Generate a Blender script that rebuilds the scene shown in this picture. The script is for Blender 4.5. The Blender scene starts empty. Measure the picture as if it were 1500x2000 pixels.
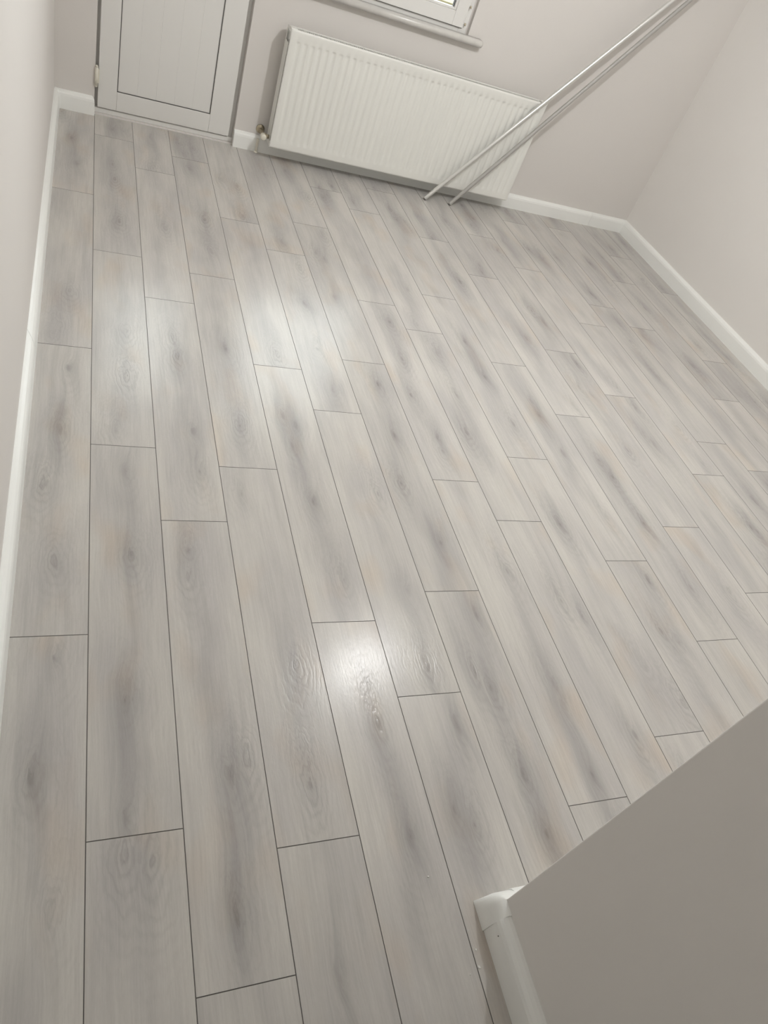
import bpy, bmesh, math, random
from mathutils import Matrix, Vector

S = bpy.context.scene
COL = S.collection
random.seed(7)

# ------------------------------------------------------------------ camera
cam_d = bpy.data.cameras.new('camera')
cam = bpy.data.objects.new('camera', cam_d)
COL.objects.link(cam)
RIGHT = Vector((0.918769, -0.250271, 0.305332))
DOWN = Vector((0.02728, -0.7313, -0.681511))
FWD = Vector((0.393852, 0.63448, -0.665068))
CPOS = Vector((-0.037695, -0.14869, 1.615207))
cam.matrix_world = Matrix(((RIGHT.x, -DOWN.x, -FWD.x, CPOS.x),
                           (RIGHT.y, -DOWN.y, -FWD.y, CPOS.y),
                           (RIGHT.z, -DOWN.z, -FWD.z, CPOS.z),
                           (0, 0, 0, 1)))
cam_d.sensor_fit = 'VERTICAL'
cam_d.sensor_height = 36
cam_d.lens = 1406.76 * 36 / 2000
cam_d.clip_start = 0.01
S.camera = cam

# ------------------------------------------------------------------ view, world, light
S.view_settings.view_transform = 'Standard'
S.view_settings.look = 'None'
S.view_settings.exposure = 0.0
S.view_settings.gamma = 1
S.view_settings.use_curve_mapping = False
S.cycles.use_denoising = True
S.cycles.max_bounces = 10
S.cycles.diffuse_bounces = 8
S.cycles.sample_clamp_indirect = 6
S.cycles.caustics_reflective = False
S.cycles.caustics_refractive = False

SKY_STRENGTH = 9.0
LAMP_POWER = 77.0
LAMP_COLOR = (1.0, 1.0, 0.995)
LAMP_POS = (1.80, 2.27, 2.45)

w = bpy.data.worlds.new('sky')
S.world = w
w.use_nodes = True
wn = w.node_tree
bg = wn.nodes['Background']
bg.inputs[0].default_value = (0.93, 0.97, 1.0, 1)
bg.inputs[1].default_value = SKY_STRENGTH

ld = bpy.data.lights.new('ceiling_bulb_light', 'POINT')
ld.energy = LAMP_POWER
ld.color = LAMP_COLOR
ld.shadow_soft_size = 0.035
lo = bpy.data.objects.new('ceiling_bulb_light', ld)
lo.location = LAMP_POS
COL.objects.link(lo)

# back wall frame: origin on the wall line, turned by about half a degree
BX, BY, BA = 0.0, 4.327, 0.010


def bw(lx, ly, lz=0.0):
    c, s = math.cos(BA), math.sin(BA)
    return Vector((BX + lx * c - ly * s, BY + lx * s + ly * c, lz))


# portals: guide daylight through the two openings
def portal(name, lx, lz, sx, sz):
    d = bpy.data.lights.new(name, 'AREA')
    d.shape = 'RECTANGLE'
    d.size, d.size_y = sx, sz
    d.cycles.is_portal = True
    o = bpy.data.objects.new(name, d)
    COL.objects.link(o)
    o.location = bw(lx, 0.19, lz)
    o.rotation_euler = (math.radians(-90), 0, BA)
    return o


portal('window_portal', 1.425, 1.50, 1.06, 1.26)
portal('door_portal', 0.37, 1.55, 0.75, 1.10)


# ------------------------------------------------------------------ materials
def mat(name, color, rough=0.5, metal=0.0, spec=0.5, bump=0.0, bscale=60.0, var=0.0, vscale=2.0):
    m = bpy.data.materials.new(name)
    m.use_nodes = True
    nt = m.node_tree
    b = nt.nodes['Principled BSDF']
    b.inputs['Base Color'].default_value = (*color, 1)
    b.inputs['Roughness'].default_value = rough
    b.inputs['Metallic'].default_value = metal
    b.inputs['Specular IOR Level'].default_value = spec
    tc = nt.nodes.new('ShaderNodeNewGeometry')
    if bump:
        n = nt.nodes.new('ShaderNodeTexNoise')
        n.inputs['Scale'].default_value = bscale
        n.inputs['Detail'].default_value = 4
        nt.links.new(tc.outputs['Position'], n.inputs['Vector'])
        bp = nt.nodes.new('ShaderNodeBump')
        bp.inputs['Strength'].default_value = bump
        bp.inputs['Distance'].default_value = 0.002
        nt.links.new(n.outputs[0], bp.inputs['Height'])
        nt.links.new(bp.outputs[0], b.inputs['Normal'])
    if var:
        n2 = nt.nodes.new('ShaderNodeTexNoise')
        n2.inputs['Scale'].default_value = vscale
        n2.inputs['Detail'].default_value = 3
        nt.links.new(tc.outputs['Position'], n2.inputs['Vector'])
        mx = nt.nodes.new('ShaderNodeMix')
        mx.data_type = 'RGBA'
        mx.inputs[6].default_value = (*[c * (1 - var) for c in color], 1)
        mx.inputs[7].default_value = (*[min(1, c * (1 + var)) for c in color], 1)
        nt.links.new(n2.outputs[0], mx.inputs[0])
        nt.links.new(mx.outputs[2], b.inputs['Base Color'])
    return m


M = {}
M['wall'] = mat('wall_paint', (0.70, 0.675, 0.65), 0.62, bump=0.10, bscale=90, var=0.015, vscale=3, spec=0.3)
M['wall_lit'] = mat('wall_paint_lit', (0.78, 0.76, 0.735), 0.62, bump=0.10, bscale=90, var=0.015, vscale=3, spec=0.3)  # same wall paint, lightened so extra light sits in its colour
M['ceiling'] = mat('ceiling_paint', (0.80, 0.79, 0.77), 0.8, bump=0.1)
M['skirting'] = mat('skirting_white', (0.88, 0.89, 0.87), 0.32, var=0.01)
M['pvc'] = mat('white_pvc', (0.76, 0.755, 0.735), 0.38, var=0.01)
M['pvc_groove'] = mat('pvc_groove', (0.66, 0.65, 0.62), 0.5, var=0.01)
M['gasket'] = mat('grey_gasket', (0.085, 0.080, 0.075), 0.6, var=0.05)
M['radiator'] = mat('radiator_enamel', (0.80, 0.80, 0.765), 0.34, var=0.008)
M['rad_shade'] = mat('radiator_inside_shade', (0.10, 0.09, 0.085), 0.7, var=0.05)  # shade between the panels, put into the colour of fins and headers
M['marble'] = mat('sill_marble', (0.60, 0.585, 0.56), 0.22, var=0.16, vscale=14)
M['rod'] = mat('satin_metal', (0.72, 0.72, 0.70), 0.30, metal=0.75, var=0.02, vscale=40)
M['rod_shaded'] = mat('shaded_metal', (0.42, 0.41, 0.39), 0.55, metal=0.3, var=0.03, vscale=40)  # greyer rod metal, the shiny rod's shadow is painted into it
M['brass'] = mat('nickel_brass', (0.50, 0.44, 0.33), 0.32, metal=0.8, var=0.05, vscale=60)
M['cream'] = mat('cream_plastic', (0.74, 0.71, 0.62), 0.4, var=0.02)
M['dark'] = mat('dark_slot', (0.06, 0.055, 0.05), 0.7, var=0.05)
M['chip'] = mat('paint_flake', (0.88, 0.87, 0.84), 0.5, var=0.02)
M['ochre'] = mat('ochre_render', (0.115, 0.100, 0.052), 0.8, bump=0.2, bscale=30, var=0.05)
M['outside_tile'] = mat('outside_tile', (0.55, 0.52, 0.47), 0.6, bump=0.1, var=0.05)
M['earth'] = mat('pale_ground', (0.55, 0.53, 0.48), 0.9, bump=0.1, var=0.08)


def glass_mat():
    m = bpy.data.materials.new('window_glass')
    m.use_nodes = True
    nt = m.node_tree
    nt.nodes.remove(nt.nodes['Principled BSDF'])
    out = nt.nodes['Material Output']
    tr = nt.nodes.new('ShaderNodeBsdfTransparent')
    tr.inputs[0].default_value = (0.93, 0.95, 0.94, 1)
    gl = nt.nodes.new('ShaderNodeBsdfGlossy')
    gl.inputs['Roughness'].default_value = 0.02
    fr = nt.nodes.new('ShaderNodeFresnel')
    fr.inputs[0].default_value = 1.45
    mx = nt.nodes.new('ShaderNodeMixShader')
    nt.links.new(fr.outputs[0], mx.inputs[0])
    nt.links.new(tr.outputs[0], mx.inputs[1])
    nt.links.new(gl.outputs[0], mx.inputs[2])
    nt.links.new(mx.outputs[0], out.inputs[0])
    return m


M['glass'] = glass_mat()


# ---- laminate: pattern built from plank-wise knots, streaks and fibres
class NG:
    def __init__(s, nt):
        s.nt = nt

    def n(s, t, **kw):
        o = s.nt.nodes.new(t)
        for k, v in kw.items():
            setattr(o, k, v)
        return o

    def setin(s, sock, v):
        if hasattr(v, 'is_linked') or hasattr(v, 'links'):
            s.nt.links.new(v, sock)
        else:
            sock.default_value = v

    def m(s, op, a, b=None, c=None):
        o = s.n('ShaderNodeMath', operation=op)
        s.setin(o.inputs[0], a)
        if b is not None:
            s.setin(o.inputs[1], b)
        if c is not None:
            s.setin(o.inputs[2], c)
        return o.outputs[0]

    def comb(s, x, y, z):
        o = s.n('ShaderNodeCombineXYZ')
        for i, v in enumerate((x, y, z)):
            s.setin(o.inputs[i], v)
        return o.outputs[0]

    def sep(s, v):
        o = s.n('ShaderNodeSeparateXYZ')
        s.nt.links.new(v, o.inputs[0])
        return o.outputs

    def noise(s, vec, scale=1.0, detail=3, rough=0.5, dist=0.0):
        o = s.n('ShaderNodeTexNoise')
        s.nt.links.new(vec, o.inputs['Vector'])
        o.inputs['Scale'].default_value = scale
        o.inputs['Detail'].default_value = detail
        o.inputs['Roughness'].default_value = rough
        o.inputs['Distortion'].default_value = dist
        return o.outputs[0]

    def rng(s, v, a, b, c, d):
        o = s.n('ShaderNodeMapRange')
        s.nt.links.new(v, o.inputs[0])
        for i, x in enumerate((a, b, c, d)):
            o.inputs[i + 1].default_value = x
        return o.outputs[0]

    def mix(s, f, a, b, blend='MIX'):
        o = s.n('ShaderNodeMix', data_type='RGBA', blend_type=blend)
        s.setin(o.inputs[0], f)
        s.setin(o.inputs[6], a if not isinstance(a, tuple) else (*a, 1))
        s.setin(o.inputs[7], b if not isinstance(b, tuple) else (*b, 1))
        return o.outputs[2]


NKN = 5


def laminate():
    m = bpy.data.materials.new('grey_oak_laminate')
    m.use_nodes = True
    nt = m.node_tree
    g = NG(nt)
    b = nt.nodes['Principled BSDF']
    pos = g.n('ShaderNodeNewGeometry').outputs['Position']
    px, py, _ = g.sep(pos)
    at = g.n('ShaderNodeAttribute', attribute_name='plank')
    cx, cy, rnd = g.sep(at.outputs['Vector'])
    off = g.m('MULTIPLY', rnd, 31.7)
    # slow wander of the grain
    wob = g.noise(g.comb(g.m('MULTIPLY', px, 6.0), g.m('MULTIPLY', py, 3.0), off), 1.0, 3)
    wobc = g.m('MULTIPLY_ADD', wob, 2.0, -1.0)
    wob2 = g.noise(g.comb(g.m('MULTIPLY', px, 45.0), g.m('MULTIPLY', py, 14.0), off), 1.0, 3, 0.6)
    wob2c = g.m('MULTIPLY_ADD', wob2, 2.0, -1.0)
    dmin = None
    core = None
    halo = None
    for i in range(NKN):
        ka = g.n('ShaderNodeAttribute', attribute_name='knot%d' % i)
        kx, ky, ks = g.sep(ka.outputs['Vector'])
        dx = g.m('ADD', g.m('SUBTRACT', px, kx), g.m('MULTIPLY', wobc, 0.016))
        dy = g.m('ADD', g.m('SUBTRACT', py, ky), g.m('MULTIPLY', wob2c, 0.022))
        ax = g.m('POWER', g.m('MULTIPLY', dx, 1 / 0.017), 2.0)
        ay = g.m('POWER', g.m('MULTIPLY', dy, 1 / 0.047), 2.0)
        d = g.m('SQRT', g.m('ADD', ax, ay))
        d = g.m('ADD', d, g.m('MULTIPLY', wob2c, 0.85))
        dmin = d if dmin is None else g.m('SMOOTH_MIN', dmin, d, 0.7)
        c = g.m('MULTIPLY', ks, g.m('EXPONENT', g.m('MULTIPLY', g.m('MAXIMUM', d, 0.0), -2.3)))
        core = c if core is None else g.m('ADD', core, c)
        hx = g.m('POWER', g.m('MULTIPLY', dx, 1 / 0.036), 2.0)
        hy = g.m('POWER', g.m('MULTIPLY', dy, 1 / 0.16), 2.0)
        h = g.m('MULTIPLY', ks, g.m('EXPONENT', g.m('MULTIPLY', g.m('ADD', hx, hy), -1.0)))
        halo = h if halo is None else g.m('ADD', halo, h)
    # rings around knots, fading into cathedral arcs
    ringv = g.m('ADD', g.m('MULTIPLY', dmin, 8.5), g.m('MULTIPLY', wobc, 9.0))
    ringv = g.m('ADD', ringv, g.m('MULTIPLY', wob2c, 2.6))
    ring = g.m('SINE', ringv)
    ring = g.m('POWER', g.m('MULTIPLY_ADD', ring, 0.5, 0.5), 2.0)
    renv = g.m('EXPONENT', g.m('MULTIPLY', dmin, -0.42))
    patch = g.rng(g.noise(g.comb(g.m('MULTIPLY', px, 9.0), g.m('MULTIPLY', py, 2.2), g.m('ADD', off, 4.0)), 1.0, 2), 0.40, 0.62, 0.15, 1.0)
    ring = g.m('MULTIPLY', g.m('MULTIPLY', ring, renv), patch)
    # fibres bent round the knots
    bend = g.m('MULTIPLY', g.m('EXPONENT', g.m('MULTIPLY', dmin, -0.9)), 0.03)
    fx = g.m('ADD', px, g.m('ADD', bend, g.m('MULTIPLY', wobc, 0.010)))
    fib = g.noise(g.comb(g.m('MULTIPLY', fx, 230.0), g.m('MULTIPLY', py, 7.0), off), 1.0, 4, 0.6)
    mid = g.noise(g.comb(g.m('MULTIPLY', fx, 42.0), g.m('MULTIPLY', py, 1.8), g.m('ADD', off, 9.0)), 1.0, 4, 0.55)
    big = g.noise(g.comb(g.m('MULTIPLY', fx, 11.0), g.m('MULTIPLY', py, 2.1), g.m('ADD', off, 2.0)), 1.0, 3, 0.5)
    grain = g.noise(g.comb(g.m('MULTIPLY', px, 420.0), g.m('MULTIPLY', py, 90.0), off), 1.0, 2, 0.6)
    # grey heart streak down the middle of a board
    cdist = g.m('ADD', g.m('SUBTRACT', px, cx), g.m('MULTIPLY', wobc, 0.07))
    heart = g.m('EXPONENT', g.m('MULTIPLY', g.m('POWER', g.m('MULTIPLY', cdist, 1 / 0.036), 2.0), -1.0))
    hm = g.rng(g.noise(g.comb(g.m('MULTIPLY', px, 5.0), g.m('MULTIPLY', py, 2.6), g.m('ADD', off, 6.0)), 1.0, 3), 0.42, 0.66, 0.0, 1.0)
    heart = g.m('MULTIPLY', heart, hm)
    light = (0.56, 0.54, 0.505)
    grey = (0.475, 0.457, 0.440)
    col = g.mix(g.rng(big, 0.36, 0.68, 0.0, 1.0), light, grey)
    col = g.mix(g.rng(mid, 0.50, 0.78, 0.0, 0.40), col, (0.385, 0.368, 0.352))
    col = g.mix(g.m('MULTIPLY', heart, 0.50), col, (0.365, 0.350, 0.340))
    col = g.mix(g.m('MINIMUM', g.m('MULTIPLY', halo, g.m('MULTIPLY_ADD', mid, 1.2, -0.08)), 0.60), col, (0.32, 0.308, 0.30))
    col = g.mix(g.m('MINIMUM', g.m('MULTIPLY', ring, 0.46), 0.6), col, (0.30, 0.285, 0.270))
    col = g.mix(g.m('MINIMUM', g.m('MULTIPLY', core, g.m('MULTIPLY_ADD', wob2, 0.9, 0.10)), 0.65), col, (0.17, 0.158, 0.15))
    # warm and ochre tints
    tint = g.rng(g.noise(g.comb(g.m('MULTIPLY', px, 7.0), g.m('MULTIPLY', py, 3.4), g.m('ADD', off, 14.0)), 1.0, 2), 0.56, 0.74, 0.0, 0.55)
    col = g.mix(tint, col, g.mix(1.0, col, (1.0, 0.90, 0.80), 'MULTIPLY'))
    k = g.m('ADD', g.m('MULTIPLY_ADD', fib, 0.28, 0.86), g.m('MULTIPLY_ADD', grain, 0.10, -0.05))
    k = g.m('MULTIPLY', k, g.m('MULTIPLY_ADD', rnd, 0.07, 0.965))
    col = g.mix(1.0, col, g.comb(k, k, k), 'MULTIPLY')
    nt.links.new(col, b.inputs['Base Color'])
    b.inputs['Specular IOR Level'].default_value = 0.20
    rgh = g.m('ADD', g.m('MULTIPLY', grain, 0.08), 0.17)
    nt.links.new(rgh, b.inputs['Roughness'])
    hgt = g.m('ADD', g.m('MULTIPLY', ring, -0.9), g.m('ADD', g.m('MULTIPLY', fib, 0.35), g.m('MULTIPLY', grain, 0.25)))
    bp = g.n('ShaderNodeBump')
    bp.inputs['Strength'].default_value = 0.45
    bp.inputs['Distance'].default_value = 0.0008
    nt.links.new(hgt, bp.inputs['Height'])
    nt.links.new(bp.outputs[0], b.inputs['Normal'])
    return m


M['laminate'] = laminate()
M['seam'] = mat('plank_seam', (0.15, 0.14, 0.13), 0.7, var=0.1, vscale=20)


# ------------------------------------------------------------------ helpers
class MB:
    """collects shapes for ONE mesh; faces can carry a material slot"""

    def __init__(s):
        s.v, s.f, s.mi, s.sm = [], [], [], []

    def add(s, vs, fs, mi=0, smooth=False):
        o = len(s.v)
        s.v += [tuple(v) for v in vs]
        for f in fs:
            s.f.append([o + i for i in f])
            s.mi.append(mi)
            s.sm.append(smooth)

    def box(s, x0, x1, y0, y1, z0, z1, mi=0):
        s.add([(x0, y0, z0), (x1, y0, z0), (x1, y1, z0), (x0, y1, z0), (x0, y0, z1), (x1, y0, z1), (x1, y1, z1), (x0, y1, z1)],
              [(0, 3, 2, 1), (4, 5, 6, 7), (0, 1, 5, 4), (1, 2, 6, 5), (2, 3, 7, 6), (3, 0, 4, 7)], mi)

    def tube(s, a, b, r0, r1=None, n=20, mi=0, caps=True):
        a, b = Vector(a), Vector(b)
        r1 = r0 if r1 is None else r1
        d = (b - a).normalized()
        u = d.cross(Vector((0, 0, 1)) if abs(d.z) < 0.9 else Vector((1, 0, 0))).normalized()
        v = d.cross(u)
        vs = []
        for p, r in ((a, r0), (b, r1)):
            for i in range(n):
                t = 2 * math.pi * i / n
                vs.append(p + u * r * math.cos(t) + v * r * math.sin(t))
        s.add(vs, [(i, (i + 1) % n, n + (i + 1) % n, n + i) for i in range(n)], mi, True)
        if caps:
            o = len(s.v) - 2 * n
            s.f.append([o + i for i in range(n)][::-1]); s.mi.append(mi); s.sm.append(False)
            s.f.append([o + n + i for i in range(n)]); s.mi.append(mi); s.sm.append(False)

    def lathe(s, a, d, prof, n=24, mi=0):
        """prof: (distance along d, radius)"""
        a, d = Vector(a), Vector(d).normalized()
        u = d.cross(Vector((0, 0, 1)) if abs(d.z) < 0.9 else Vector((1, 0, 0))).normalized()
        v = d.cross(u)
        vs = []
        for h, r in prof:
            for i in range(n):
                t = 2 * math.pi * i / n
                vs.append(a + d * h + u * r * math.cos(t) + v * r * math.sin(t))
        fs = []
        for k in range(len(prof) - 1):
            for i in range(n):
                fs.append((k * n + i, k * n + (i + 1) % n, (k + 1) * n + (i + 1) % n, (k + 1) * n + i))
        fs.append(tuple(range(n))[::-1])
        fs.append(tuple((len(prof) - 1) * n + i for i in range(n)))
        s.add(vs, fs, mi, True)

    def sweep(s, prof, p0, p1, out, mi=0, m0=0.0, m1=0.0, smooth=False):
        """closed profile (distance from wall, z) along p0-p1; out = unit vector away from the wall;
        m0/m1: mitre, how far each end runs on per metre of distance from the wall"""
        p0, p1, out = Vector(p0), Vector(p1), Vector(out)
        d = (p1 - p0).normalized()
        n = len(prof)
        vs = []
        for p, mm in ((p0, -m0), (p1, m1)):
            for dd, z in prof:
                vs.append(p + out * dd + Vector((0, 0, z)) + d * (mm * dd))
        s.add(vs, [(i, (i + 1) % n, n + (i + 1) % n, n + i) for i in range(n)], mi, smooth)
        o = len(s.v) - 2 * n
        s.f.append([o + i for i in range(n)][::-1]); s.mi.append(mi); s.sm.append(False)
        s.f.append([o + n + i for i in range(n)]); s.mi.append(mi); s.sm.append(False)

    def build(s, name, mats, parent=None, bevel=0.0, loc=None, rz=0.0):
        me = bpy.data.meshes.new(name)
        me.from_pydata(s.v, [], s.f)
        for m_ in (mats if isinstance(mats, (list, tuple)) else [mats]):
            me.materials.append(m_)
        for p, i, sm in zip(me.polygons, s.mi, s.sm):
            p.material_index = i
            p.use_smooth = sm
        bm = bmesh.new()
        bm.from_mesh(me)
        bmesh.ops.recalc_face_normals(bm, faces=bm.faces)
        bm.to_mesh(me)
        bm.free()
        me.update()
        o = bpy.data.objects.new(name, me)
        COL.objects.link(o)
        if parent is not None:
            o.parent = parent
        if loc is not None:
            o.location = loc
        o.rotation_euler = (0, 0, rz)
        if bevel:
            b = o.modifiers.new('bevel', 'BEVEL')
            b.width = bevel
            b.segments = 3
            b.limit_method = 'ANGLE'
            b.angle_limit = math.radians(40)
        return o


def thing(name, label, cat, loc, rz=0.0, group=None):
    o = bpy.data.objects.new(name, None)
    o.empty_display_size = 0.05
    COL.objects.link(o)
    o.location = loc
    o.rotation_euler = (0, 0, rz)
    tag(o, label, cat, group)
    return o


def tag(o, label, cat, group=None):
    o['label'] = label
    o['category'] = cat
    if group:
        o['group'] = group
    return o


def struct(o, label=None, cat=None):
    o['kind'] = 'structure'
    if label:
        o['label'] = label
        o['category'] = cat
    return o


# ------------------------------------------------------------------ floor
PW, PL = 0.193, 1.20443
OFF = {1: 2.148, 2: 1.645, 3: 1.332, 4: 1.574, 5: 2.159, 6: 1.911, 7: 2.261, 8: 1.563, 9: 1.367, 10: 1.716,
       11: 1.18, 12: 2.029, 13: 1.357, 14: 1.022, 15: 1.685, 16: 1.922, 17: 1.735, 18: 2.302, 19: 1.48, 20: 1.06}
KNOTS = [(0.106,1.2,3),(0.083,0.759,3),(0.078,0.478,2),(-0.107,0.586,3),(-0.072,0.881,2),(0.261,1.218,2),(0.259,1.134,1),(0.501,0.822,3),(0.302,0.55,3),(0.343,0.58,1),(0.487,0.503,2),(0.286,0.242,3),(0.125,0.386,2),(0.073,0.404,1),(0.698,0.634,3),(-0.083,1.171,2),(0.711,1.111,2),(0.478,0.1,2),(-0.063,0.313,1),(-0.073,2.018,2),(-0.091,1.701,3),(-0.13,1.453,2),(-0.125,2.218,1),(-0.079,2.511,1),(0.119,2.281,1),(0.118,2.013,1),(0.075,1.712,1),(0.104,1.533,2),(0.297,2.155,3),(0.285,2.284,1),(0.323,1.548,2),(0.317,1.738,2),(0.485,2.237,3),(0.48,1.79,2),(0.445,1.457,2),(0.306,3.142,1),(0.498,3.302,2),(0.5,2.993,1),(0.108,3.133,2),(1.278,2.616,3),(1.256,2.324,2),(1.226,2.063,3),(1.466,2.41,2),(1.449,2.095,2),(1.404,1.852,3),(1.649,2.529,3),(1.838,3.129,3),(1.655,2.258,3),(1.261,1.8,2),(1.092,2.11,3),(1.066,1.792,3),(1.029,1.536,3),(0.686,1.808,3),(0.644,1.855,2),(0.724,2.066,1),(0.677,1.429,3),(0.655,1.696,2),(0.866,2.323,1),(0.873,2.667,2),(0.684,2.245,1),(0.911,2.98,1),(1.067,3.118,2),(1.029,3.166,1),(1.112,3.385,1),(1.038,2.762,2),(1.471,2.945,2),(1.426,2.616,1),(0.875,2.051,2),(0.922,1.474,1),(1.255,1.728,1),(2.046,2.638,2),(2.251,2.833,3),(2.216,2.943,1),(2.273,2.471,3),(2.181,2.257,1),(2.229,2.208,1),(1.832,2.014,3),(1.834,2.115,1),(1.666,1.926,2),(1.839,1.762,2),(2.029,1.639,3),(2.008,1.738,2),(2.829,2.967,2),(2.464,2.139,2),(2.408,1.867,2),(2.385,1.928,1),(2.217,1.808,1),(2.641,2.03,1),(2.623,1.76,1),(3.148,1.984,2),(2.796,2.456,2),(3.015,3.699,3),(2.606,3.619,2),(2.273,3.608,2),(2.051,3.369,1),(2.432,2.303,1),(2.074,2.118,1),(3.234,3.624,1),(3.398,3.608,1),(1.112,0.965,3),(1.031,0.762,3),(1.069,0.711,2),(0.917,0.606,3),(0.835,0.396,3),(0.878,0.35,2),(0.698,0.348,3),(0.89,0.79,3),(0.903,1.064,1),(1.284,0.716,2),(1.279,0.636,1),(1.277,0.43,3),(1.479,0.522,2),(1.063,0.301,3),(1.059,0.457,3),(1.057,0.565,2),(1.509,0.945,2),(1.881,1.083,3),(1.804,0.873,2),(1.847,0.828,2),(2.061,1.049,2),(2.035,1.376,3),(1.625,1.356,3),(1.864,1.406,1),(1.654,0.764,1),(2.242,1.032,1),(1.716,0.617,1),(1.088,1.26,3),(1.304,1.136,2),(1.456,1.013,2),(-0.106,3.936,2),(0.086,3.73,2),(0.096,3.56,1),(0.283,3.769,1),(0.469,3.863,2),(0.336,4.335,1),(-0.077,3.647,2),(0.625,3.813,1)]


def build_floor():
    vs, fs, mi, pl, kn = [], [], [], [], []
    g, z = 0.0011, -0.0012
    y_lo, y_hi = -1.75, 4.41
    for c in range(1, 21):
        x0, x1 = (c - 2) * PW, (c - 1) * PW
        if c == 1:
            x0 = -0.205
        k = math.floor((y_lo - OFF[c]) / PL)
        while OFF[c] + k * PL < y_hi:
            a, b = max(y_lo, OFF[c] + k * PL), min(y_hi, OFF[c] + (k + 1) * PL)
            k += 1
            if b - a < 0.02:
                continue
            rs = random.random()
            here = [q for q in KNOTS if x0 <= q[0] < x1 and a <= q[1] < b]
            here.sort(key=lambda q: -q[2])
            seen = a > 0.0 or x1 < 0.85
            ks = [(q[0], q[1], (0.30, 0.62, 1.0)[q[2] - 1]) for q in here[:NKN]]
            want = 3 if (a > 2.6 or x0 > 2.7 or b < 0.3 or not here) else len(ks)
            while len(ks) < min(want, NKN):
                ks.append((random.uniform(x0 + .04, x1 - .04), random.uniform(a, b), random.choice((0.3, 0.45, 0.7))))
            while len(ks) < NKN:
                ks.append((x0 + 5, a, 0.0))
            o = len(vs)
            vs += [(x0, a, z), (x1, a, z), (x1, b, z), (x0, b, z),
                   (x0 + g, a + g, 0), (x1 - g, a + g, 0), (x1 - g, b - g, 0), (x0 + g, b - g, 0)]
            fs += [(o + 4, o + 5, o + 6, o + 7)] + [(o + i, o + (i + 1) % 4, o + 4 + (i + 1) % 4, o + 4 + i) for i in range(4)]
            mi += [0, 1, 1, 1, 1]
            pl += [((x0 + x1) / 2, (a + b) / 2, rs)] * 5
            kn += [ks] * 5
    # underside slab edge so that the floor has thickness
    o = len(vs)
    X0, X1 = -0.205, 19 * PW
    vs += [(X0, y_lo, -0.02), (X1, y_lo, -0.02), (X1, y_hi, -0.02), (X0, y_hi, -0.02),
           (X0, y_lo, z), (X1, y_lo, z), (X1, y_hi, z), (X0, y_hi, z)]
    fs += [(o, o + 3, o + 2, o + 1)] + [(o + i, o + (i + 1) % 4, o + 4 + (i + 1) % 4, o + 4 + i) for i in range(4)]
    mi += [1] * 5
    pl += [(0, 0, 0)] * 5
    kn += [[(9, 9, 0)] * NKN] * 5
    me = bpy.data.meshes.new('floor')
    me.from_pydata(vs, [], fs)
    me.materials.append(M['laminate'])
    me.materials.append(M['seam'])
    for p, i in zip(me.polygons, mi):
        p.material_index = i
    def attr(name, data):
        at = me.attributes.new(name, 'FLOAT_VECTOR', 'FACE')
        at.data.foreach_set('vector', [c for v in data for c in v])
    attr('plank', pl)
    for i in range(NKN):
        attr('knot%d' % i, [k[i] for k in kn])
    me.update()
    ob = bpy.data.objects.new('floor', me)
    COL.objects.link(ob)
    return struct(ob)


build_floor()

# ------------------------------------------------------------------ walls and ceiling
H = 2.62
XL, XR = -0.200, 3.650
PX, PY = 0.840, 0.160          # free end of the partition
DX0, DX1, DZ = -0.004, 0.748, 2.12       # door opening, back wall frame
WX0, WX1, WZ0, WZ1 = 0.90, 1.955, 0.868, 2.13

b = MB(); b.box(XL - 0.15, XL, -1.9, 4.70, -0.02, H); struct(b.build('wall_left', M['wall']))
b = MB(); b.box(XR, XR + 0.15, 0.0, 4.70, -0.02, H); struct(b.build('wall_right', M['wall_lit']))


def wall_back():
    bm = bmesh.new()
    th = 0.18
    xs = [-0.26, DX0, DX1, WX0, WX1, 3.70]
    zs = [-0.02, 0.004, WZ0, DZ, WZ1, H]
    def solid(i, j):
        xm, zm = (xs[i] + xs[i + 1]) / 2, (zs[j] + zs[j + 1]) / 2
        if DX0 < xm < DX1 and 0.0 < zm < DZ:
            return False
        if WX0 < xm < WX1 and WZ0 < zm < WZ1:
            return False
        return True
    V = {}
    def v(i, j, k):
        if (i, j, k) not in V:
            V[i, j, k] = bm.verts.new((xs[i], k * th, zs[j]))
        return V[i, j, k]
    ni, nj = len(xs) - 1, len(zs) - 1
    for i in range(ni):
        for j in range(nj):
            if not solid(i, j):
                continue
            for k in (0, 1):
                bm.faces.new([v(i, j, k), v(i + 1, j, k), v(i + 1, j + 1, k), v(i, j + 1, k)])
            for (di, dj), (e0, e1) in {(-1, 0): ((i, j), (i, j + 1)), (1, 0): ((i + 1, j), (i + 1, j + 1)),
                                       (0, -1): ((i, j), (i + 1, j)), (0, 1): ((i, j + 1), (i + 1, j + 1))}.items():
                a, c = i + di, j + dj
                if not (0 <= a < ni and 0 <= c < nj) or not solid(a, c):
                    bm.faces.new([v(*e0, 0), v(*e1, 0), v(*e1, 1), v(*e0, 1)])
    bmesh.ops.recalc_face_normals(bm, faces=bm.faces)
    me = bpy.data.meshes.new('wall_back')
    bm.to_mesh(me)
    bm.free()
    me.materials.append(M['wall'])
    o = bpy.data.objects.new('wall_back', me)
    COL.objects.link(o)
    o.location = (BX, BY, 0)
    o.rotation_euler = (0, 0, BA)
    struct(o)


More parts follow.
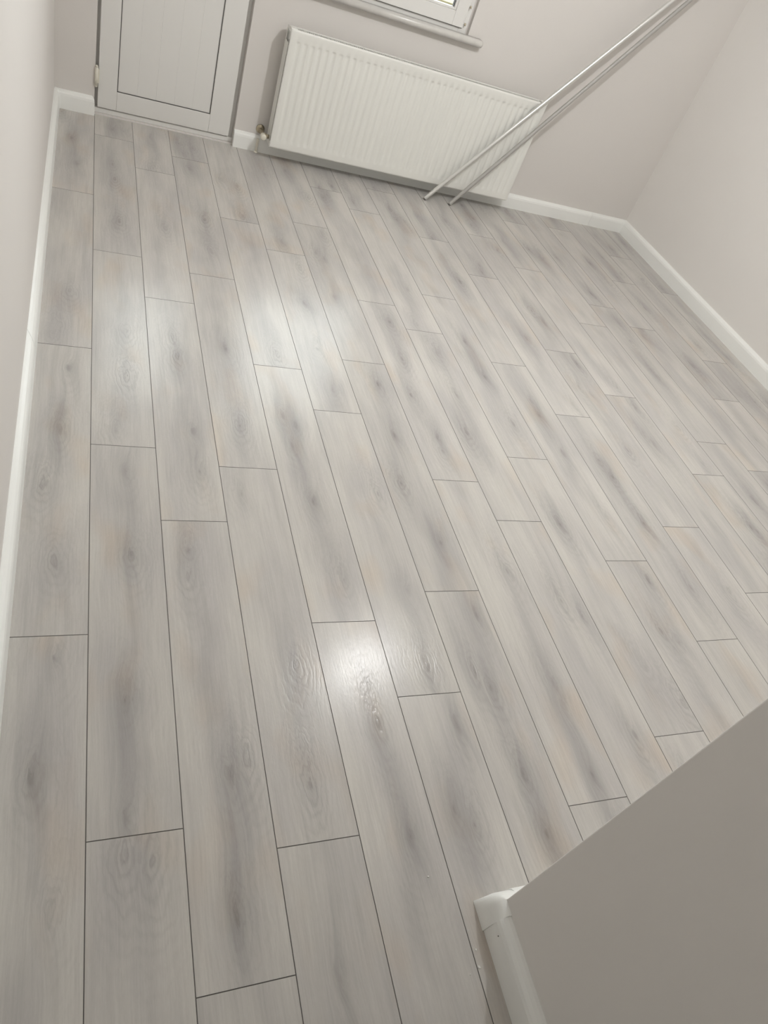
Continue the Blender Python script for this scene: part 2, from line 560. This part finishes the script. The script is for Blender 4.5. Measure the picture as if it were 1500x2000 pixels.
wall_back()
b = MB(); b.box(PX, PX + 0.12, -1.75, PY, -0.02, H); struct(b.build('wall_partition', M['wall_lit'], bevel=0.003))
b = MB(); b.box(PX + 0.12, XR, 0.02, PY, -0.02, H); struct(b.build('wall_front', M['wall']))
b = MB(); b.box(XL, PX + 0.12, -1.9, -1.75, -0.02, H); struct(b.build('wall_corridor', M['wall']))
b = MB(); b.box(XL - 0.15, XR + 0.15, -1.9, 4.70, H, H + 0.1); struct(b.build('ceiling', M['ceiling']))

# ------------------------------------------------------------------ skirting
BH, BT = 0.090, 0.027
PROF = [(0, 0), (BT, 0), (BT - 0.0005, 0.030), (BT - 0.002, 0.066), (BT - 0.005, 0.076), (BT - 0.011, 0.083),
        (BT - 0.019, 0.088), (0.002, BH), (0, BH)]


def board(name, segs, **kw):
    b = MB()
    for p0, p1, out, m0, m1 in segs:
        b.sweep(PROF, p0, p1, out, m0=m0, m1=m1)
    return struct(b.build(name, M['skirting'], **kw))


# left wall: two lengths meeting in a slanted butt joint
board('baseboard_left', [((XL, -1.75, 0), (XL, 2.0875, 0), (1, 0, 0), 0, -2.2), ((XL, 2.090, 0), (XL, 4.324, 0), (1, 0, 0), 2.2, -1)])
board('baseboard_right', [((XR, PY, 0), (XR, 4.360, 0), (-1, 0, 0), 0, -1)])
bo = (BX, BY, 0)
board('baseboard_back', [((DX1, 0, 0), (3.3290, 0, 0), (0, -1, 0), 0, 0), ((3.3310, 0, 0), (3.6505, 0, 0), (0, -1, 0), 0, -1)], loc=bo, rz=BA)
board('baseboard_door', [((-0.200, 0, 0), (DX0 - 0.012, 0, 0), (0, -1, 0), -1, 0.55)], loc=bo, rz=BA)
board('baseboard_partition', [((PX, -1.75, 0), (PX, 0.128, 0), (-1, 0, 0), 0, 0)])
board('baseboard_front', [((PX + 0.03, PY, 0), (XR, PY, 0), (0, 1, 0), 0, -1)])


# moulded corner pieces
def outer_cap():
    """white cap wrapping the free end of the partition"""
    t = 0.003
    b = MB()
    pr = [(BT + t, 0), (BT + t, 0.012), (BT + t - 0.001, 0.030), (BT + t - 0.003, 0.048), (BT + t - 0.006, 0.062), (BT + t - 0.010, 0.074),
          (BT + t - 0.016, 0.084), (BT + t - 0.023, 0.091), (0.0, BH + 0.0035)]
    seg = 8
    rows = []
    for d, z in pr:
        q = min(1.0, z / 0.05) * 0.85            # 0 square corner, 1 fully round
        row = [(PX - d, 0.128, z), (PX - d, PY - 0.006 if d > 0.01 else PY, z)]
        for i in range(seg + 1):
            an = math.pi / 2 * i / seg
            cx_, sy_ = math.cos(an), math.sin(an)
            m_ = max(cx_, sy_)
            rx, ry = cx_ / m_, sy_ / m_
            row.append((PX - d * (rx * (1 - q) + cx_ * q), PY + d * (ry * (1 - q) + sy_ * q), z))
        row.append((PX + 0.034, PY + d, z))
        rows.append(row)
    n = len(rows[0])
    vs = [p for row in rows for p in row]
    b.add(vs, [(j * n + i, j * n + i + 1, (j + 1) * n + i + 1, (j + 1) * n + i) for j in range(len(rows) - 1) for i in range(n - 1)], 0, True)
    # closed ends against the wall
    o_ = len(rows)
    for idx, back in ((0, (PX, 0.128)), (n - 1, (PX + 0.034, PY))):
        ev = [rows[j][idx] for j in range(o_)] + [(back[0], back[1], pr[-1][1]), (back[0], back[1], 0)]
        b.add(ev, [tuple(range(len(ev)))])
    o = b.build('trim_1', M['skirting'])
    struct(o)
    s_ = MB()
    s_.tube((PX - 0.0268, 0.103, 0.055), (PX - 0.0252, 0.103, 0.055), 0.0012, n=10)
    s_.build('nail_mark', M['dark'], o)


def inner_cap(name, p, o1, o2, h=0.003):
    """small cover standing in an inside corner between two skirting lengths"""
    b = MB()
    p, o1, o2 = Vector(p), Vector(o1), Vector(o2)
    w_ = 0.0045
    n = len(PROF)
    vs = []
    for s1, s2 in ((-w_, w_), (w_, -w_)):
        for d, z in PROF:
            e = 0.0018 if d > 0.002 else 0.0
            q = p + o1 * (d + e + (s1 if d > 0.002 else 0)) + o2 * (d + e + (s2 if d > 0.002 else 0))
            vs.append(q + Vector((0, 0, z + (h if z > 0.08 else 0))))
    b.add(vs, [(i, (i + 1) % n, n + (i + 1) % n, n + i) for i in range(n)] + [tuple(range(n)), tuple(range(n, 2 * n))])
    struct(b.build(name, M['skirting']))


outer_cap()
inner_cap('trim_2', bw(3.6505, 0), (-1, 0, 0), (0, -1, 0))
inner_cap('trim_3', bw(-0.200, 0), (1, 0, 0), (0, -1, 0))

# ------------------------------------------------------------------ balcony door
def door():
    r = bpy.data.objects.new('door_1', None)
    COL.objects.link(r)
    r.location = bw(0.37, 0.0)
    r.rotation_euler = (0, 0, BA)
    struct(r, 'white plastic balcony door with panelled lower half, beside the radiator', 'door')
    X = lambda x: x - 0.37
    L0, L1, Z0, Z1 = 0.012, 0.722, 0.036, 2.09
    yf = 0.012                 # leaf front
    # frame (door jambs, head and low threshold)
    f = MB()
    f.box(X(DX0), X(0.05), 0.050, 0.115, 0.004, DZ)
    f.box(X(0.69), X(DX1), 0.050, 0.115, 0.004, DZ)
    f.box(X(0.05), X(0.69), 0.050, 0.115, 2.06, DZ)
    f.build('door_frame', M['pvc'], r, bevel=0.002)
    t = MB()
    t.box(X(DX0), X(DX1), 0.022, 0.115, 0.004, 0.030)
    t.build('threshold', M['pvc'], r, bevel=0.004)
    gk = MB()
    gk.box(X(0.02), X(0.715), 0.034, 0.050, 0.028, 0.050)
    gk.box(X(0.02), X(0.04), 0.040, 0.052, 0.05, 2.08)
    gk.build('gasket', M['gasket'], r)
    # leaf: mitred rails and stiles
    lf = MB()
    w_ = 0.096
    midz0, midz1 = 0.98, 1.07
    lf.box(X(L0), X(L0 + w_), yf, 0.05, Z0, Z1)
    lf.box(X(L1 - w_ - 0.021), X(L1), yf, 0.05, Z0, Z1)
    lf.box(X(L0 + w_), X(L1 - w_ - 0.021), yf, 0.05, Z0, Z0 + w_)
    lf.box(X(L0 + w_), X(L1 - w_ - 0.021), yf, 0.05, Z1 - w_, Z1)
    lf.box(X(L0 + w_), X(L1 - w_ - 0.021), yf, 0.05, midz0, midz1)
    leaf = lf.build('door_leaf', M['pvc'], r, bevel=0.003)
    a0, a1 = L0 + w_, L1 - w_ - 0.021
    # seal line round panel
    s_ = MB()
    e = 0.0042
    for za, zb in ((Z0 + w_, midz0), (midz1, Z1 - w_)):
        s_.box(X(a0), X(a0 + e), yf + 0.003, 0.03, za, zb)
        s_.box(X(a1 - e), X(a1), yf + 0.003, 0.03, za, zb)
        s_.box(X(a0), X(a1), yf + 0.003, 0.03, za, za + e)
        s_.box(X(a0), X(a1), yf + 0.003, 0.03, zb - e, zb)
    s_.build('seal_or_shade', M['gasket'], leaf)
    # panel of vertical boards, shallow v grooves
    p = MB()
    n = 5
    zs = (Z0 + w_ + e, midz0 - e)
    x0, x1 = a0 + e, a1 - e
    pw = (x1 - x0) / n
    prof = [(x0, yf + 0.006)]
    for i in range(1, n):
        xx = x0 + i * pw
        prof += [(xx - 0.002, yf + 0.006), (xx, yf + 0.0070), (xx + 0.002, yf + 0.006)]
    prof += [(x1, yf + 0.006)]
    m_ = len(prof)
    vs = [(X(a), c, zs[0]) for a, c in prof] + [(X(a), c, zs[1]) for a, c in prof]
    p.add(vs, [(i, i + 1, m_ + i + 1, m_ + i) for i in range(m_ - 1)])
    p.box(X(x0), X(x1), yf + 0.010, yf + 0.025, zs[0], zs[1])
    p.build('door_panel', M['pvc'], leaf)
    gp = MB()
    gp.box(X(x0), X(x1), 0.026, 0.030, midz1 + e, Z1 - w_ - e)
    gp.build('door_glass', M['glass'], leaf)
    # hinges on the left, two leaves and a knuckle
    for zc in (0.193, 1.85):
        h = MB()
        h.tube((X(0.002), -0.006, zc - 0.045), (X(0.002), -0.006, zc + 0.045), 0.0085, n=16)
        h.box(X(0.002), X(0.016), -0.004, 0.010, zc - 0.034, zc + 0.034)
        hh = h.build('hinge', M['cream'], r)
        c = MB()
        c.tube((X(0.002), -0.006, zc + 0.045), (X(0.002), -0.006, zc + 0.053), 0.0085, 0.005, n=16)
        c.tube((X(0.002), -0.006, zc - 0.045), (X(0.002), -0.006, zc - 0.053), 0.0085, 0.005, n=16)
        c.build('hinge_cap', M['cream'], hh)
    hd = MB()
    hd.box(X(0.668), X(0.698), yf - 0.010, yf, 1.00, 1.15)
    hd.tube((X(0.683), yf - 0.045, 1.10), (X(0.683), yf, 1.10), 0.009)
    hd.tube((X(0.683), yf - 0.045, 1.10), (X(0.573), yf - 0.048, 1.10), 0.009)
    hd.build('door_handle', M['pvc'], leaf, bevel=0.002)


door()


# ------------------------------------------------------------------ window
def window():
    r = bpy.data.objects.new('window_1', None)
    COL.objects.link(r)
    r.location = bw(1.43, 0.0, WZ0)
    r.rotation_euler = (0, 0, BA)
    struct(r, 'white plastic framed window above the radiator', 'window')
    X = lambda x: x - 1.43
    Z = lambda z: z - WZ0
    F0, F1, G0, G1 = WX0, 1.936, 0.872, WZ1
    y0 = 0.006
    f = MB()
    w_ = 0.05
    f.box(X(F0), X(F0 + w_), y0, 0.075, Z(G0), Z(G1))
    f.box(X(F1 - w_), X(F1), y0, 0.075, Z(G0), Z(G1))
    f.box(X(F0 + w_), X(F1 - w_), y0, 0.075, Z(G0), Z(G0 + 0.038))
    f.box(X(F0 + w_), X(F1 - w_), y0, 0.075, Z(G1 - w_), Z(G1))
    fr = f.build('window_frame', M['pvc'], r, bevel=0.003)
    fl = MB()
    fl.box(X(F1), X(WX1), 0.030, 0.075, Z(G0), Z(G1))
    fl.build('frame_filler', M['wall'], r)
    # sash, set slightly proud
    s0, s1, t0, t1 = F0 + 0.035, 1.905, 0.903, G1 - 0.035
    ys = -0.008
    sw = 0.070
    s_ = MB()
    s_.box(X(s0), X(s0 + sw), ys, 0.05, Z(t0), Z(t1))
    s_.box(X(s1 - sw), X(s1), ys, 0.05, Z(t0), Z(t1))
    s_.box(X(s0 + sw), X(s1 - sw), ys, 0.05, Z(t0), Z(t0 + sw))
    s_.box(X(s0 + sw), X(s1 - sw), ys, 0.05, Z(t1 - sw), Z(t1))
    sash = s_.build('sash', M['pvc'], r, bevel=0.003)
    a0, a1, c0, c1 = s0 + sw, s1 - sw, t0 + sw, t1 - sw
    bd = MB()
    e = 0.012
    bd.box(X(a0), X(a0 + e), ys + 0.006, 0.03, Z(c0), Z(c1))
    bd.box(X(a1 - e), X(a1), ys + 0.006, 0.03, Z(c0), Z(c1))
    bd.box(X(a0 + e), X(a1 - e), ys + 0.006, 0.03, Z(c0), Z(c0 + e))
    bd.box(X(a0 + e), X(a1 - e), ys + 0.006, 0.03, Z(c1 - e), Z(c1))
    bd.build('glazing_bead', M['pvc'], sash, bevel=0.003)
    gk = MB()
    e2 = 0.004
    gk.box(X(a0 + e), X(a0 + e + e2), 0.008, 0.03, Z(c0 + e), Z(c1 - e))
    gk.box(X(a1 - e - e2), X(a1 - e), 0.008, 0.03, Z(c0 + e), Z(c1 - e))
    gk.build('gasket', M['gasket'], sash)
    # dark strip coloured in as the shadow between frame and sash
    sg = MB()
    sg.box(X(s0), X(s1), 0.004, 0.0058, Z(t0 - 0.004), Z(t0))
    sg.build('seal_or_shade', M['gasket'], fr)
    gl = MB()
    gl.box(X(a0 + e), X(a1 - e), 0.020, 0.024, Z(c0 + e), Z(c1 - e))
    gl.build('window_glass', M['glass'], sash)
    for zc in (0.925, 1.01, 2.0):
        h = MB()
        h.tube((X(1.912), ys - 0.002, Z(zc - 0.006)), (X(1.912), ys - 0.002, Z(zc + 0.006)), 0.005, n=12)
        h.build('hinge_pin', M['brass'], sash)
    hd = MB()
    hd.box(X(s0 + 0.03), X(s0 + 0.056), ys - 0.01, ys, Z(1.42), Z(1.49))
    hd.box(X(s0 + 0.034), X(s0 + 0.052), ys - 0.04, ys - 0.025, Z(1.34), Z(1.47))
    hd.box(X(s0 + 0.037), X(s0 + 0.049), ys - 0.03, ys - 0.005, Z(1.445), Z(1.465))
    hd.build('window_handle', M['pvc'], sash, bevel=0.003)
    # marble sill with rounded nose and rounded end
    sl = MB()
    x0, x1 = 0.80, 2.045
    th, dep = 0.038, 0.052
    zt = 0.880
    prof = []
    nseg = 8
    for i in range(nseg + 1):
        t = -math.pi / 2 + math.pi * i / nseg
        prof.append((dep - th / 2 + th / 2 * math.cos(t), zt - th / 2 + th / 2 * math.sin(t)))
    prof = [(-0.0, zt - th)] + prof + [(-0.0, zt)]
    n = len(prof)
    sec = [(x0, 1.0), (x1 - 0.012, 1.0), (x1 - 0.005, 0.93), (x1, 0.78)]
    vs = []
    zc = zt - th / 2
    for xx, sc in sec:
        for d, z in prof:
            vs.append((X(xx), -d * (sc if d > 0.001 else 1), Z(zc + (z - zc) * sc)))
    fs = []
    for k in range(len(sec) - 1):
        fs += [(k * n + i, k * n + (i + 1) % n, (k + 1) * n + (i + 1) % n, (k + 1) * n + i) for i in range(n)]
    fs += [tuple(range(n)), tuple(range((len(sec) - 1) * n, len(sec) * n))]
    sl.add(vs, fs, 0, True)
    sl.box(X(WX0), X(WX1), 0.0, 0.10, Z(WZ0), Z(0.8715))
    struct(sl.build('window_sill', M['marble'], r))


window()


# ------------------------------------------------------------------ radiator
def radiator():
    LX0, LX1, Z0, Z1 = 0.930, 2.545, 0.083, 0.690
    W_ = LX1 - LX0
    yF = -0.142
    r = thing('radiator', 'long white ribbed panel radiator mounted on the back wall under the window', 'radiator',
              bw((LX0 + LX1) / 2, -0.09, Z0), BA)
    X = lambda x: x - W_ / 2
    Y = lambda y: y + 0.09
    Zh = Z1 - Z0
    # pressed front sheet
    nr = 39
    mar = 0.028
    pitch = (W_ - 2 * mar) / nr
    xs = [0.0, 0.0015, 0.006, mar - 0.006]
    for i in range(nr):
        xa = mar + i * pitch
        for q in (0.0, 0.12, 0.22, 0.34, 0.5, 0.66, 0.78, 0.88):
            xs.append(xa + q * pitch)
    xs += [W_ - mar, W_ - mar + 0.006, W_ - 0.006, W_ - 0.0015, W_]
    def dep(x):
        if x < mar or x > W_ - mar:
            return 0.0
        q = ((x - mar) / pitch) % 1.0
        t = abs(q - 0.5) * 2
        v = max(0.0, 1 - (t / 0.62) ** 2.2)
        return 0.0058 * v
    zs = [0.0, 0.002, 0.008, 0.012, 0.034, 0.040, 0.050, 0.060, Zh / 2, Zh - 0.066, Zh - 0.058, Zh - 0.053, Zh - 0.050,
          Zh - 0.012, Zh - 0.005, Zh - 0.001, Zh]
    def env(z):
        if z < 0.036:
            return 0.0
        if z > Zh - 0.0505:
            return 0.0
        if z < 0.060:
            t = (z - 0.036) / 0.024
            return 0.5 - 0.5 * math.cos(math.pi * t)
        t = min(1.0, (Zh - 0.050 - z) / 0.008)
        return t
    def rnd_(x, z):
        o = 0.0
        for e in (x, W_ - x, z, Zh - z):
            if e < 0.008:
                o += 0.006 * (1 - math.sqrt(max(0.0, 1 - (1 - e / 0.008) ** 2)))
        return min(o, 0.010)
    vs = [(X(x), Y(yF) + dep(x) * env(z) + rnd_(x, z), z) for z in zs for x in xs]
    n = len(xs)
    fs = [(j * n + i, j * n + i + 1, (j + 1) * n + i + 1, (j + 1) * n + i) for j in range(len(zs) - 1) for i in range(n - 1)]
    m_ = MB()
    m_.add(vs, fs, 0, True)
    m_.box(X(0.003), X(W_ - 0.003), Y(yF) + 0.011, Y(yF) + 0.018, 0.003, Zh - 0.003)
    m_.build('front_panel', M['radiator'], r)
    # rear panel
    k = MB()
    k.box(X(0.003), X(W_ - 0.003), Y(-0.052), Y(-0.040), 0.003, Zh - 0.008)
    k.build('rear_panel', M['radiator'], r, bevel=0.002)
    # convector fins inside
    cf = MB()
    nf = 64
    xa, ya, yb = 0.03, Y(yF) + 0.019, Y(-0.053)
    step = (W_ - 0.06) / nf
    for i in range(nf):
        x_ = X(xa + i * step)
        if i % 2 == 0:
            cf.box(x_, x_ + 0.0012, ya, yb, 0.03, Zh - 0.075)
        else:
            cf.box(x_, x_ + 0.0012, ya, yb, 0.03, Zh - 0.075)
    cf.build('convector_fins', M['rad_shade'], r)
    # open grille along the top
    tg = MB()
    ng = 132
    gs = (W_ - 0.070) / ng
    for i in range(ng + 1):
        xg = X(0.035) + i * gs
        tg.box(xg - 0.0014, xg + 0.0014, Y(yF) + 0.019, Y(-0.053), Zh - 0.014, Zh - 0.011)
    tg.build('top_grille', M['radiator'], r)
    # side covers with a slot near the top
    for sgn, nm in ((0, 'side_panel'), (1, 'side_panel')):
        x_ = X(0.0) - 0.0015 if sgn == 0 else X(W_) + 0.0003
        s_ = MB()
        s_.box(x_, x_ + 0.0012, Y(yF) + 0.012, Y(-0.042), 0.004, Zh - 0.07)
        s_.box(x_, x_ + 0.0012, Y(yF) + 0.012, Y(yF) + 0.022, Zh - 0.07, Zh - 0.004)
        s_.box(x_, x_ + 0.0012, Y(-0.060), Y(-0.042), Zh - 0.07, Zh - 0.004)
        s_.box(x_, x_ + 0.0012, Y(yF) + 0.022, Y(-0.060), Zh - 0.014, Zh - 0.004)
        s_.build(nm, M['radiator'], r)
    # top and bottom headers inside
    h = MB()
    for zz in (0.035, Zh - 0.075):
        h.tube((X(0.004), Y(-0.097), zz), (X(W_ - 0.004), Y(-0.097), zz), 0.014)
    h.build('header_pipe', M['rad_shade'], r)
    # moulded top corner clips
    for cx in (0.016, W_ - 0.016):
        c = MB()
        c.box(X(cx) - 0.018, X(cx) + 0.018, Y(yF) + 0.004, Y(yF) + 0.055, Zh - 0.006, Zh + 0.003)
        c.build('corner_clip', M['radiator'], r, bevel=0.003)
    # blanking plug top right
    p = MB()
    p.tube((X(W_), Y(-0.097), Zh - 0.035), (X(W_) + 0.014, Y(-0.097), Zh - 0.035), 0.013, 0.011)
    p.build('vent_plug', M['brass'], r)
    # wall brackets
    for bx in (0.25, W_ - 0.25):
        w_ = MB()
        w_.box(X(bx) - 0.018, X(bx) + 0.018, Y(-0.040), Y(-0.001), 0.05, Zh - 0.06)
        w_.build('wall_bracket', M['radiator'], r)
    # valve on the lower left
    vz = 0.040
    v = MB()
    v.tube((X(0.0), Y(-0.097), vz), (X(-0.020), Y(-0.097), vz), 0.011, n=18)
    v.lathe((X(-0.018), Y(-0.097), vz), (-1, 0, 0), [(0, 0.011), (0.001, 0.0165), (0.012, 0.0165), (0.013, 0.012), (0.020, 0.012), (0.026, 0.009)], n=6)
    v.tube((X(-0.036), Y(-0.097), vz), (X(-0.036), Y(-0.040), vz), 0.0095, n=18)
    vb = v.build('valve_body', M['brass'], r)
    kn = MB()
    kn.lathe((X(-0.036), Y(-0.095), vz), (0, -1, 0), [(0, 0.010), (0.003, 0.0155), (0.030, 0.0165), (0.034, 0.0150), (0.036, 0.0100)], n=28)
    kn.build('valve_knob', M['cream'], vb)
    ro = MB()
    ro.lathe((X(-0.036), Y(-0.001), vz), (0, -1, 0), [(0, 0.025), (0.004, 0.024), (0.008, 0.016), (0.010, 0.010)], n=24)
    ro.tube((X(-0.036), Y(-0.008), vz), (X(-0.036), Y(-0.042), vz), 0.008)
    ro.build('pipe_rosette', M['brass'], vb)
    pp = MB()
    pp.tube((X(-0.046), Y(-0.036), -Z0 + 0.0005), (X(-0.046), Y(-0.036), vz - 0.045), 0.0075, n=16)
    pp.lathe((X(-0.046), Y(-0.036), -Z0 + 0.0005), (0, 0, 1), [(0, 0.013), (0.004, 0.012), (0.006, 0.0075)], n=16)
    pp.build('supply_pipe', M['cream'], vb)


radiator()


# ------------------------------------------------------------------ two long rods leaning in the corner
def rod(a, b, rad, m_, label):
    a, b = Vector(a), Vector(b)
    d = (b - a).normalized()
    # lift so the cut end sits on the floor
    a = a + Vector((0, 0, rad * math.sqrt(max(0, 1 - d.z ** 2))))
    r = thing('metal_rod', label, 'rod', a, 0, 'long rods leaning by the radiator')
    t = MB()
    L = b - a
    t.tube((0, 0, 0), L, rad, n=24, caps=False)
    n = t
    # open tube: wall thickness at both ends
    u = d.cross(Vector((0, 0, 1))).normalized()
    v = d.cross(u)
    for base, sg in ((Vector((0, 0, 0)), 1), (L, -1)):
        vs = []
        for rr, dd in ((rad, 0), (rad * 0.86, 0), (rad * 0.86, 0.05 * sg)):
            for i in range(24):
                an = 2 * math.pi * i / 24
                vs.append(base + d * dd + u * rr * math.cos(an) + v * rr * math.sin(an))
        fs = [(i, (i + 1) % 24, 24 + (i + 1) % 24, 24 + i) for i in range(24)]
        fs += [(24 + i, 24 + (i + 1) % 24, 48 + (i + 1) % 24, 48 + i) for i in range(24)]
        fs += [tuple(48 + i for i in range(24))]
        t.add(vs, fs)
    t.build('rod_tube', m_, r)
    return r


rod((1.950, 4.150, 0.0), (3.545, 4.285, 1.968), 0.0125, M['rod'],
    'shiny silver metal rod leaning diagonally across the radiator, nearer to the window')
rod((2.128, 4.150, 0.0), (3.572, 4.290, 1.930), 0.0120, M['rod_shaded'],
    'grey metal rod, coloured as shaded by the shiny one, leaning below and beside it, nearer the right corner')


# ------------------------------------------------------------------ paint flakes on the floor by the partition end
def chip(x, y, s, seed, label):
    rr = random.Random(seed)
    b = MB()
    n = 9
    pts = []
    for i in range(n):
        t = 2 * math.pi * i / n
        q = s * rr.uniform(0.55, 1.0)
        pts.append((q * math.cos(t), 0.62 * q * math.sin(t)))
    vs = [(a, c, 0.0003) for a, c in pts] + [(a * 0.9, c * 0.9, 0.0012 + 0.0010 * rr.random()) for a, c in pts]
    b.add(vs, [tuple(range(n))[::-1], tuple(range(n, 2 * n))] + [(i, (i + 1) % n, n + (i + 1) % n, n + i) for i in range(n)])
    o = b.build('paint_flake', M['chip'], loc=(x, y, 0), rz=rr.uniform(0, 3))
    tag(o, label, 'debris', 'white paint flakes on the floor')


chip(0.718, 0.257, 0.0030, 1, 'tiny white flake lying alone in mid plank, farthest from the partition')
chip(0.776, 0.135, 0.0016, 2, 'faint white speck beside the seam, just off the partition end')
chip(0.781, 0.097, 0.0034, 3, 'small curled white flake between the seam and the partition skirting')
chip(0.777, 0.064, 0.0055, 4, 'largest white flake on the floor, touching the seam near the partition skirting')
chip(0.752, 0.056, 0.0016, 5, 'faint white speck across the seam from the largest flake')

# ------------------------------------------------------------------ outside, seen through the glass
b = MB(); b.box(-1.5, 4.8, 4.72, 5.95, -0.15, -0.03); struct(b.build('floor_balcony', M['outside_tile']))
b = MB(); b.box(-1.5, 4.8, 5.80, 5.95, -0.03, 0.797); struct(b.build('wall_balcony', M['ochre']))
b = MB(); b.box(-40, 40, 6.5, 80, -3.2, -3.0); struct(b.build('ground_outside', M['earth']))
